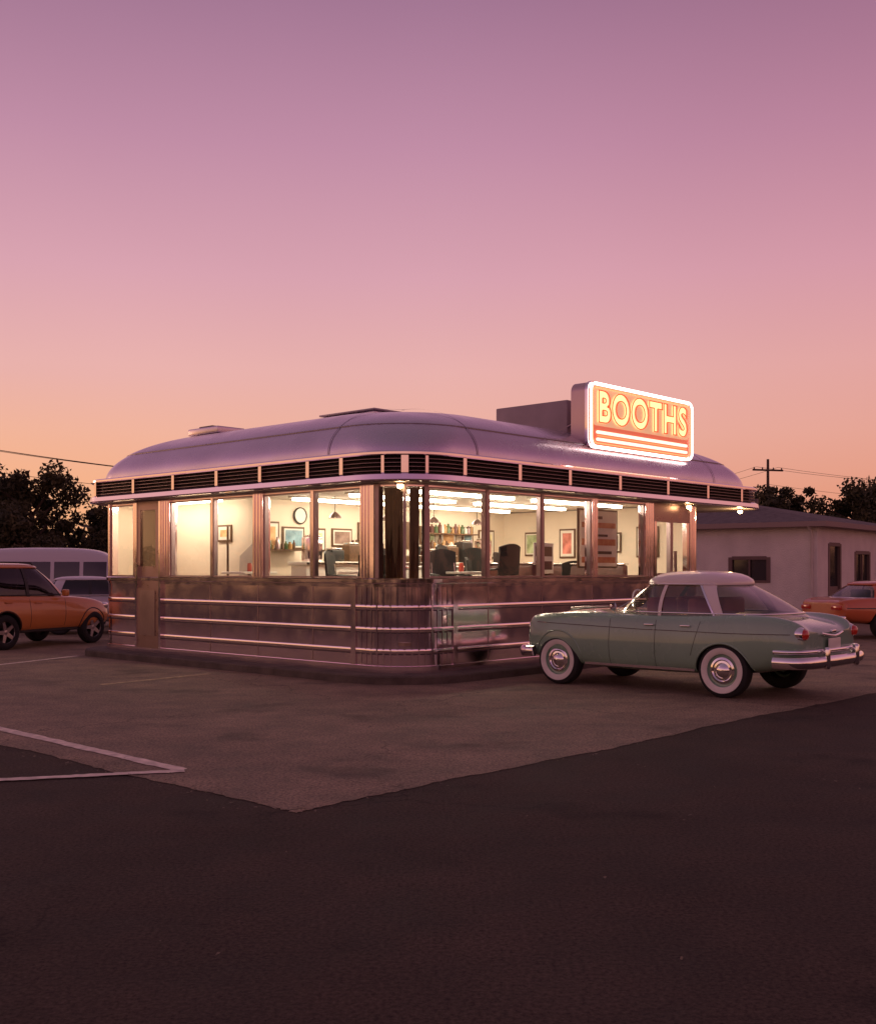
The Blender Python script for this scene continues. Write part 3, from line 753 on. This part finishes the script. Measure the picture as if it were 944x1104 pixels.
for y in (-.70,.70):
    lathe('tail_lamp_bezel',[(.085,.06),(.09,.0),(.07,-.045),(.06,-.045)],M['chrome'],ce,28,(-.93,y,.80),'x')
    lathe('tail_lamp',[(.066,-.04),(.055,-.075),(.03,-.09),(.001,-.095)],M['tail'],ce,28,(-.93,y,.80),'x')
    lathe('headlight',[(.11,-.03),(.115,.04),(.09,.06),(.05,.075),(.001,.08)],M['chrome'],ce,28,(3.00,y*.88,.76),'x')
box('licence_plate',(-1.04,-.16,.60),(-1.02,.16,.74),M['white'],ce,.005)
tube('trunk_ornament',[(-1.0,-.30,.80),(-1.025,-.12,.775),(-1.03,0,.765),(-1.025,.12,.775),(-1.0,.30,.80)],.016,M['chrome'],ce)
box('trunk_handle',(-1.035,-.05,.80),(-.99,.05,.84),M['chrome'],ce,.01)
for x in (.50,1.02):
    for sg in (1,-1):
        y=side(x,.86,sg); box('door_handle',(x-.07,min(y,y+sg*.03),.85),(x+.07,max(y,y+sg*.03),.872),M['chrome'],ce,.008)
for k in range(7): tube('grille_bar',[(3.07,-.5,.50+k*.04),(3.095,0,.50+k*.04),(3.07,.5,.50+k*.04)],.008,M['chrome'],ce)
tube('wiper',[(1.85,.3,1.04),(1.72,.05,1.17)],.006,M['chrome'],ce)
tube('hood_ornament',[(2.2,0,1.05),(2.6,0,1.03),(2.85,0,1.0)],[.006,.014,.02],M['chrome'],ce)
lathe('side_mirror',[(.001,.02),(.05,.01),(.055,-.02),(.001,-.03)],M['chrome'],ce,20,(1.55,.88,1.08),'x'); tube('mirror_stem',[(1.55,.80,.98),(1.55,.87,1.05)],.008,M['chrome'],ce)

org_p=mat('paint_orange',(.66,.23,.055),.3,coat=.8,var=.05,vscale=1)
dkg=glass_mat('tinted_glass',(.12,.11,.11),.07)
st=[(-.78,hp(.55,.66,.72,.68,1.00,1.0)),(-.72,hp(.42,.76,.80,.75,1.06,1.06)),(-.5,hp(.36,.82,.86,.80,1.08,1.08)),(.3,hp(.30,.84,.88,.82,1.05,1.06)),
    (1.2,hp(.28,.84,.87,.82,1.03,1.05)),(1.75,hp(.29,.83,.87,.81,1.01,1.05)),(2.3,hp(.30,.83,.88,.80,.97,1.01)),(2.75,hp(.33,.78,.83,.76,.90,.93)),(3.0,hp(.38,.70,.75,.70,.80,.82)),(3.06,hp(.45,.58,.62,.6,.72,.72))]
alloy=mat('alloy',(.45,.42,.42),.3,.9)
S=dict(paint=org_p,stations=st,wb=2.4,arch_r=.39,arch_f=.39,wr=.345,track=.76,whitewall=False,rimm=alloy,lips=M['black'],seats=M['black'],seatx=(.3,1.1),seatz=1.35,stx=1.45,stz=1.15,
  green=dict(base=(-.74,1.92,.77,1.0),top=(-.45,1.15,.60,1.60),n=4.5,glass=dkg,roof=org_p,crown=.8,beltz=1.06,beltm=M['black'],
   pillars=[(-.25,-.15,.30,.22,org_p,.012),(.62,.60,.08,.07,M['black'],.012),(1.62,1.06,.09,.09,org_p,.012)]),
  strips=[('sill_trim',[(.40,.36),(2.0,.36)],.10,M['black'],.012,False),('door_seam',[(1.55,.42),(1.6,.98)],.012,M['black'],.002,True),('door_seam',[(.62,.42),(.62,.98)],.012,M['black'],.002,True),
          ('door_handle',[(.75,.90),(.92,.90)],.03,org_p,.03,False),('door_handle',[(-.02,.92),(.15,.92)],.03,org_p,.03,False)])
ce,side,bvh=car('compact_suv',(-9.11,21.73),(.42,.907),S)
for y in (-.60,.60):
    box('headlight',(2.80,y-.14,.72),(2.99,y+.14,.86),M['chrome'],ce,.05)
    box('tail_light',(-.80,y-.10+.05*(1 if y>0 else -1),.85),(-.70,y+.10+.05*(1 if y>0 else -1),1.1),M['tail'],ce,.03)
    box('wing_mirror',(1.45,y*1.52-.07,1.02),(1.55,y*1.52+.07,1.16),org_p,ce,.03)
    tube('roof_rail',[(-.3,y*.85,1.66),(-.2,y*.87,1.71),(.9,y*.87,1.71),(1.0,y*.85,1.66)],.015,M['black'],ce)
box('front_bumper',(2.85,-.6,.36),(3.08,.6,.5),M['black'],ce,.05)

redp=mat('paint_red',(.58,.14,.05),.3,coat=.8)
st=[(-1.1,hp(.5,.60,.66,.62,.80,.80)),(-1.03,hp(.42,.72,.78,.74,.88,.88)),(-.6,hp(.34,.80,.85,.80,.93,.94)),(.3,hp(.28,.82,.87,.81,.92,.93)),(1.4,hp(.26,.82,.86,.81,.91,.93)),(2.4,hp(.28,.82,.86,.80,.90,.92)),(3.1,hp(.34,.76,.80,.75,.84,.85)),(3.3,hp(.42,.62,.66,.64,.76,.75))]
S=dict(paint=redp,stations=st,wb=2.6,arch_r=.37,arch_f=.37,wr=.33,track=.76,whitewall=False,rimm=alloy,seats=M['black'],seatx=(.4,1.1),seatz=1.1,stx=1.4,stz=1.02,
  green=dict(base=(-.55,1.75,.74,.88),top=(.05,1.15,.58,1.22),n=4,glass=cg,roof=redp,crown=.7,beltz=.925,rail=True,pillars=[(-.1,.15,.22,.2,redp,.012),(.75,.72,.05,.05,redp,.012),(1.45,1.05,.05,.04,M['chrome'],.012)]),
  strips=[('side_trim',[(-1.0,.70),(3.1,.68)],.03,M['chrome'],.012,False),('door_seam',[(1.5,.36),(1.5,.88)],.012,M['black'],.002,True)])
ce,side,bvh=car('red_coupe',(9.75,25.6),(.93,.367),S)
for y in (-.5,.5): box('tail_light',(-1.13,y-.14,.66),(-1.05,y+.14,.76),M['tail'],ce,.02)
box('bumper',(-1.18,-.8,.42),(-1.06,.8,.54),M['chrome'],ce,.04); box('front_bumper',(3.25,-.7,.40),(3.36,.7,.52),M['chrome'],ce,.04)

vanp=mat('paint_van',(.60,.56,.60),.35,coat=.5)
def vp(zb,w,zt,t=.8): return [(0,zb),(w*.9,zb),(w,zb+.12),(w+.02,.95),(w,1.25),(w*t,zt-.12),(w*t-.12,zt),(w*.4,zt+.03),(0,zt+.035)]
st=[(-.95,vp(.5,.74,1.95,.85)),(-.9,vp(.42,.82,2.05,.86)),(-.4,vp(.36,.86,2.13,.86)),(1.0,vp(.34,.87,2.15,.86)),(2.1,vp(.34,.87,2.12,.85)),(2.55,vp(.34,.86,1.95,.84)),(2.95,vp(.34,.85,1.35,.86)),(3.4,vp(.38,.80,1.10,.9)),(3.55,vp(.45,.68,.95,.9))]
S=dict(paint=vanp,stations=st,wb=2.8,arch_r=.38,arch_f=.38,wr=.34,track=.76,whitewall=False,rimm=alloy)
ce,side,bvh=car('passenger_van',(-11.5,30.2),(.985,.17),S)
for (x0,x1) in [(-.65,.1),(.2,1.0),(1.1,1.75),(1.85,2.45)]:
    for sg in (1,-1):
        V=[];F=[]
        for i in range(6):
            for j in range(4):
                x=x0+(x1-x0)*i/5; z=1.32+.46*j/3; y=side(x,z,sg); V.append((x,(y if y else .7*sg)+sg*.008,z))
        for i in range(5):
            for j in range(3): F.append((i*4+j,i*4+j+1,i*4+j+5,i*4+j+4))
        mk('side_window',V,F,M['darkglass'],ce,True)
st=[(-1.0,hp(.5,.60,.66,.62,.85,.85)),(-.9,hp(.42,.74,.80,.74,.93,.93)),(.3,hp(.30,.82,.86,.81,.93,.95)),(1.6,hp(.28,.82,.86,.81,.93,.95)),(2.6,hp(.30,.80,.84,.78,.88,.90)),(3.2,hp(.40,.62,.66,.64,.74,.74))]
S=dict(paint=mat('paint_silver',(.5,.46,.47),.3,.4,coat=.5),stations=st,wb=2.5,arch_r=.36,arch_f=.36,wr=.32,track=.75,whitewall=False,rimm=alloy,
  green=dict(base=(-.6,1.9,.74,.9),top=(-.1,1.15,.58,1.32),n=4,glass=dkg,roof=vanp,crown=.7,beltz=.95,pillars=[(-.1,.05,.22,.2,vanp,.012),(.7,.7,.06,.06,M['black'],.012),(1.6,1.1,.06,.06,vanp,.012)]))
car('silver_sedan',(-9.3,27.2),(.95,.3),S)

# ------------------------------------------------------------------ neighbouring building
bx,by=10.3,30.0
ang=math.atan2(.788,.616)
nb=empty('white_building',(bx,by,0),ang)
BL,BW,BH=11,9,2.74
def wall_with_holes(name,axis,length,holes,thick=.2):
    xs=sorted(set([0,length]+[h[0] for h in holes]+[h[1] for h in holes])); zs=sorted(set([0,BH]+[h[2] for h in holes]+[h[3] for h in holes]))
    V=[];F=[]
    for i in range(len(xs)-1):
        for j in range(len(zs)-1):
            cxm=(xs[i]+xs[i+1])/2; czm=(zs[j]+zs[j+1])/2
            if any(h[0]<cxm<h[1] and h[2]<czm<h[3] for h in holes): continue
            b=len(V)
            for d in (0,thick):
                for x,z in ((xs[i],zs[j]),(xs[i+1],zs[j]),(xs[i+1],zs[j+1]),(xs[i],zs[j+1])):
                    V.append((x,d,z) if axis=='x' else (d,x,z))
            F+=[(b,b+1,b+2,b+3),(b+4,b+5,b+6,b+7)]
    for h in holes:
        b=len(V)
        for d in (0,thick):
            for x,z in ((h[0],h[2]),(h[1],h[2]),(h[1],h[3]),(h[0],h[3])): V.append((x,d,z) if axis=='x' else (d,x,z))
        F+=[(b+k,b+(k+1)%4,b+4+(k+1)%4,b+4+k) for k in range(4)]
    mk(name,V,F,M['stucco'],nb,recalc=False)
wall_with_holes('wall_front','x',BW,[(.9,1.9,.1,2.3),(3.2,4.6,1.1,2.1)])
wall_with_holes('wall_side','y',BL,[(1.35,2.5,1.2,1.92),(5.5,7,1.1,2.0)])
box('wall_back',(BW-.2,.21,0),(BW,BL,BH),M['stucco'],nb); box('wall_far',(.21,BL-.2,0),(BW-.21,BL,BH),M['stucco'],nb)
def bwin(axis,a,b,z0,z1,door=False):
    f=M['winframe']
    def bb(x0,x1,d0,d1,zz0,zz1,m,nm):
        if axis=='x': box(nm,(x0,d0,zz0),(x1,d1,zz1),m,nb)
        else: box(nm,(d0,x0,zz0),(d1,x1,zz1),m,nb)
    t=.07
    bb(a-.04,a+t,-.02,.08,z0,z1,f,'frame'); bb(b-t,b+.04,-.02,.08,z0,z1,f,'frame'); bb(a+t+.001,b-t-.001,-.02,.08,z1-t,z1+.03,f,'frame'); bb(a+t+.001,b-t-.001,-.025,.08,z0,z0+t,f,'frame')
    if door:
        bb(a+t,b-t,.04,.09,z0+t,z0+1.0,f,'door_panel'); bb(a+t,b-t,.06,.07,z0+1.0,z1-t,M['darkglass'],'glazing')
    else:
        bb(a+t,b-t,.06,.07,z0+t,z1-t,M['darkglass'],'glazing'); bb((a+b)/2-.02,(a+b)/2+.02,-.0,.05,z0+t,z1-t,f,'mullion')
bwin('x',.9,1.9,.1,2.3,True); bwin('x',3.2,4.6,1.1,2.1); bwin('y',1.35,2.5,1.2,1.92); bwin('y',5.5,7,1.1,2.0)
ov=.35; x0,x1,y0,y1=-ov,BW+ov,-ov,BL+ov
h0,h1=BH,3.85; mx_=(x0+x1)/2; ins=(x1-x0)/2
V=[(x0,y0,h0),(x1,y0,h0),(x1,y1,h0),(x0,y1,h0),(x0,y0,h0+.14),(x1,y0,h0+.14),(x1,y1,h0+.14),(x0,y1,h0+.14),(mx_,y0+ins,h1),(mx_,y1-ins,h1)]
mk('hip_roof',V,[(4,5,8),(5,6,9,8),(6,7,9),(7,4,8,9)],M['shingle'],nb)
mk('roof_fascia',V[:8],[(0,1,2,3),(0,1,5,4),(1,2,6,5),(2,3,7,6),(3,0,4,7)],mat('fascia_paint',(.30,.22,.20),.7),nb)
box('vent_pipe',(2.0,2.5,3.1),(2.12,2.62,3.7),M['seam'],nb)
tube('downpipe',[(-.05,.15,0),(-.05,.15,2.6),(-.3,.15,2.75)],.04,M['stucco'],nb)

# ------------------------------------------------------------------ vegetation
def leafmesh(name,clumps,per,size,seed):
    rs=np.random.RandomState(seed); n=len(clumps)*per
    C=np.array([c[:3] for c in clumps]); Rr=np.array([c[3] for c in clumps])
    idx=np.repeat(np.arange(len(clumps)),per)
    d=rs.normal(size=(n,3)); d/=np.linalg.norm(d,axis=1)[:,None]; r=rs.uniform(0,1,n)**.45
    P=C[idx]+d*(r*Rr[idx])[:,None]*np.array([1,1,.75])
    a=rs.normal(size=(n,3)); a/=np.linalg.norm(a,axis=1)[:,None]; b=np.cross(a,rs.normal(size=(n,3))); b/=np.linalg.norm(b,axis=1)[:,None]
    s=size*rs.uniform(.5,1.3,n)[:,None]
    V=np.stack([P-a*s,P+b*s*.5,P+a*s,P-b*s*.5],axis=1).reshape(-1,3)
    me=bpy.data.meshes.new(name); me.vertices.add(len(V)); me.vertices.foreach_set('co',V.ravel())
    me.loops.add(n*4); me.loops.foreach_set('vertex_index',np.arange(n*4)); me.polygons.add(n)
    me.polygons.foreach_set('loop_start',np.arange(n)*4); me.polygons.foreach_set('loop_total',np.full(n,4))
    me.materials.append(M['leaf']); me.update(calc_edges=True); return me
def tree_data(seed,h=6.0,r=2.4):
    rnd=random.Random(seed); V=[];F=[]; cl=[]
    top=(rnd.uniform(-.3,.3),rnd.uniform(-.3,.3),h*.8)
    tube_geo([(0,0,0),(.05,.03,h*.25),(top[0]*.5,top[1]*.5,h*.5),top],[.22,.17,.11,.03],8,V,F)
    for i in range(14):
        a=rnd.uniform(0,6.28); z=h*rnd.uniform(.28,.75); l=r*rnd.uniform(.5,1.05)*(1-.45*abs(z/h-.5))
        e=(math.cos(a)*l,math.sin(a)*l,z+h*rnd.uniform(.05,.22))
        tube_geo([(0,0,z-.2),(e[0]*.5,e[1]*.5,(z+e[2])/2),e],[.08,.05,.015],6,V,F)
        cl.append((*e,rnd.uniform(.5,.95)))
        for k in range(3): cl.append((e[0]*rnd.uniform(.4,1.1)+rnd.uniform(-.4,.4),e[1]*rnd.uniform(.4,1.1)+rnd.uniform(-.4,.4),e[2]+rnd.uniform(-.7,.6),rnd.uniform(.35,.75)))
    for k in range(6): cl.append((rnd.uniform(-.9,.9),rnd.uniform(-.9,.9),h*rnd.uniform(.78,.96),rnd.uniform(.3,.7)))
    me=bpy.data.meshes.new('trunk'); me.from_pydata([tuple(v) for v in V],[],F); me.materials.append(M['bark']); me.update()
    return me,leafmesh('crown',cl,150,.13,seed)
TD=[tree_data(s) for s in (3,8,21)]
def tree(x,y,s,k,rz):
    e=empty('broadleaf_tree',(x,y,0),rz); e.scale=(s,s,s)
    for nm,me in zip(('trunk','crown'),TD[k]):
        o=bpy.data.objects.new(nm,me); COL.objects.link(o); o.parent=e
for x,y,s,k,r in [(-17.2,47,.93,0,.3),(-19.5,50,.93,1,2),(-15.6,51,.74,2,1),(-22.3,52,.9,0,4),(-14.2,48,.70,1,5),(-18.3,44,.70,2,2.2),(-25,50,.9,2,3),(-16.5,44,.66,1,1.5),
                  (19.3,61,1.02,1,.4),(17.6,62,.95,2,2),(22.6,60,1.0,0,1),(24.5,61,.97,1,3.3),(21,66,.85,2,4),(28,62,1.0,0,5)]:
    tree(x,y,s,k,r)
cl=[];rnd=random.Random(5)
for i in range(900):
    a=rnd.uniform(0,2*math.pi); d=rnd.uniform(95,120) if math.sin(a)>-.1 else rnd.uniform(48,60)  # nearer arc behind the camera is unseen, added to show in reflections
    hh=3.2+1.5*math.sin(a*7)+1.2*math.sin(a*17+1)
    if math.sin(a)<-.1: hh*=.9
    cl.append((math.cos(a)*d,math.sin(a)*d,rnd.uniform(.3,max(1,hh)),rnd.uniform(1.2,2.4)))
o=bpy.data.objects.new('distant_treeline',leafmesh('distant_treeline',cl,38,.55,9)); COL.objects.link(o)

# ------------------------------------------------------------------ utility poles and wires
def upole(x,y,h,rz):
    e=empty('utility_pole',(x,y,0),rz)
    tube('pole',[(0,0,0),(0,0,h)],[.13,.08],M['pole'],e,12)
    box('crossarm',(-1.1,-.05,h-.75),(1.1,.05,h-.64),M['pole'],e,.01)
    for xx in (-1,-.4,.4,1): lathe('insulator',[(.04,-.0),(.05,.05),(.03,.08),(.045,.11),(.001,.13)],M['slat'],e,10,(xx,.0,h-.64),'z')
    return e
upole(20.9,70,8.6,.3); upole(-19.0,42,6.9,.9); upole(-2.5,66,7.2,.5); upole(52,78,8.8,.3)
def wire(a,b,sag,name='power_line'):
    a=Vector(a);b=Vector(b); pts=[]
    for i in range(21):
        t=i/20; p=a.lerp(b,t); p.z-=sag*4*t*(1-t); pts.append(tuple(p))
    curve_tube(name,pts,.011,M['wire'],None,False,1)
for d,z in ((-.8,6.5),(0,6.5),(.7,6.45),(.1,5.6)): wire((-19.0+d*.6,42+d*.8,z),(-2.5+d*.8,66+d*.4,z+.25),.5)
for d,z in ((-.8,8.1),(.7,8.1),(.1,7.0)): wire((20.9+d,70+d*.3,z),(52+d,78+d*.3,z+.3),1.0)
for d,z in ((-.8,8.1),(.7,8.1)): wire((20.9+d,70+d*.3,z),(-2.5+d*.8,66+d*.4,6.7),1.6)
for d in (-.8,.7): wire((-19.0+d*.6,42+d*.8,6.5),(-45+d*.6,20+d*.8,6.8),.5)

# ------------------------------------------------------------------ world, sun, camera
w=bpy.data.worlds.new('World'); scene.world=w; w.use_nodes=True; nt=w.node_tree; nt.nodes.clear(); L=nt.links.new
out=nt.nodes.new('ShaderNodeOutputWorld'); bg=nt.nodes.new('ShaderNodeBackground'); L(bg.outputs[0],out.inputs[0])
tc=nt.nodes.new('ShaderNodeTexCoord'); sp=nt.nodes.new('ShaderNodeSeparateXYZ'); L(tc.outputs['Generated'],sp.inputs[0])
rp=nt.nodes.new('ShaderNodeValToRGB'); L(sp.outputs['Z'],rp.inputs[0])
stops=[(0,(.76,.32,.18)),(.06,(.82,.37,.24)),(.12,(.82,.42,.34)),(.177,(.79,.42,.40)),(.255,(.68,.35,.42)),(.358,(.51,.25,.36)),(.459,(.35,.17,.275)),(.7,(.24,.135,.20)),(1,(.18,.115,.16))]
cr=rp.color_ramp
while len(cr.elements)<len(stops): cr.elements.new(.5)
for el,(p,c) in zip(cr.elements,stops): el.position=p; el.color=(*c,1)
def mth(op,a,b=None,clamp=False):
    m=nt.nodes.new('ShaderNodeMath'); m.operation=op; m.use_clamp=clamp
    for i,q in enumerate((a,b)):
        if q is None: continue
        if isinstance(q,(int,float)): m.inputs[i].default_value=q
        else: L(q,m.inputs[i])
    return m.outputs[0]
low=mth('SUBTRACT',1,mth('MULTIPLY',sp.outputs['Z'],6),True)
left=mth('MULTIPLY',mth('ADD',mth('MULTIPLY',sp.outputs['X'],-1),.12),1.8,True)
fr=mth('MULTIPLY',low,left,True)
m1=nt.nodes.new('ShaderNodeMix'); m1.data_type='RGBA'; L(mth('MULTIPLY',fr,.9),m1.inputs[0]); L(rp.outputs[0],m1.inputs[6]); m1.inputs[7].default_value=(1.0,.50,.23,1)
rt=mth('MULTIPLY',mth('MULTIPLY',sp.outputs['X'],1.6),1,True)
m2=nt.nodes.new('ShaderNodeMix'); m2.data_type='RGBA'; m2.blend_type='MULTIPLY'; L(rt,m2.inputs[0]); L(m1.outputs[2],m2.inputs[6]); m2.inputs[7].default_value=(.90,.76,.78,1)
bk=mth('MULTIPLY',mth('ADD',mth('MULTIPLY',sp.outputs['Y'],-1),.1),1.2,True)
m3=nt.nodes.new('ShaderNodeMix'); m3.data_type='RGBA'; m3.blend_type='MULTIPLY'; L(bk,m3.inputs[0]); L(m2.outputs[2],m3.inputs[6]); m3.inputs[7].default_value=(.88,.85,.92,1)
nz=nt.nodes.new('ShaderNodeTexNoise'); nz.inputs['Scale'].default_value=1.6; nz.inputs['Detail'].default_value=3; L(tc.outputs['Generated'],nz.inputs['Vector'])
sc=nt.nodes.new('ShaderNodeVectorMath'); sc.operation='SCALE'; L(m3.outputs[2],sc.inputs[0]); L(mth('ADD',mth('MULTIPLY',nz.outputs[0],.18),.91),sc.inputs[3])
sky=nt.nodes.new('ShaderNodeTexSky'); sky.sky_type='NISHITA'; sky.sun_disc=False; sky.sun_elevation=math.radians(2); sky.sun_rotation=math.radians(-60)
ss=nt.nodes.new('ShaderNodeVectorMath'); ss.operation='SCALE'; L(sky.outputs[0],ss.inputs[0]); ss.inputs[3].default_value=.01
ad=nt.nodes.new('ShaderNodeVectorMath'); ad.operation='ADD'; L(sc.outputs[0],ad.inputs[0]); L(ss.outputs[0],ad.inputs[1])
L(ad.outputs[0],bg.inputs[0]); bg.inputs[1].default_value=1.0
sd=bpy.data.lights.new('sun','SUN'); sd.energy=.25; sd.angle=math.radians(12); sd.color=(1,.55,.35)
so=bpy.data.objects.new('sun',sd); COL.objects.link(so); dirv=Vector((-.86,.5,.06)); so.rotation_euler=dirv.to_track_quat('Z','Y').to_euler()
cd=bpy.data.cameras.new('camera'); cam=bpy.data.objects.new('camera',cd); COL.objects.link(cam)
cam.location=(0,0,1.55); cam.rotation_euler=(math.pi/2,0,0); cd.lens=38.8; cd.sensor_width=36; cd.shift_y=.057; cd.clip_end=3000
scene.camera=cam
scene.view_settings.view_transform='Standard'; scene.view_settings.look='None'; scene.view_settings.exposure=0
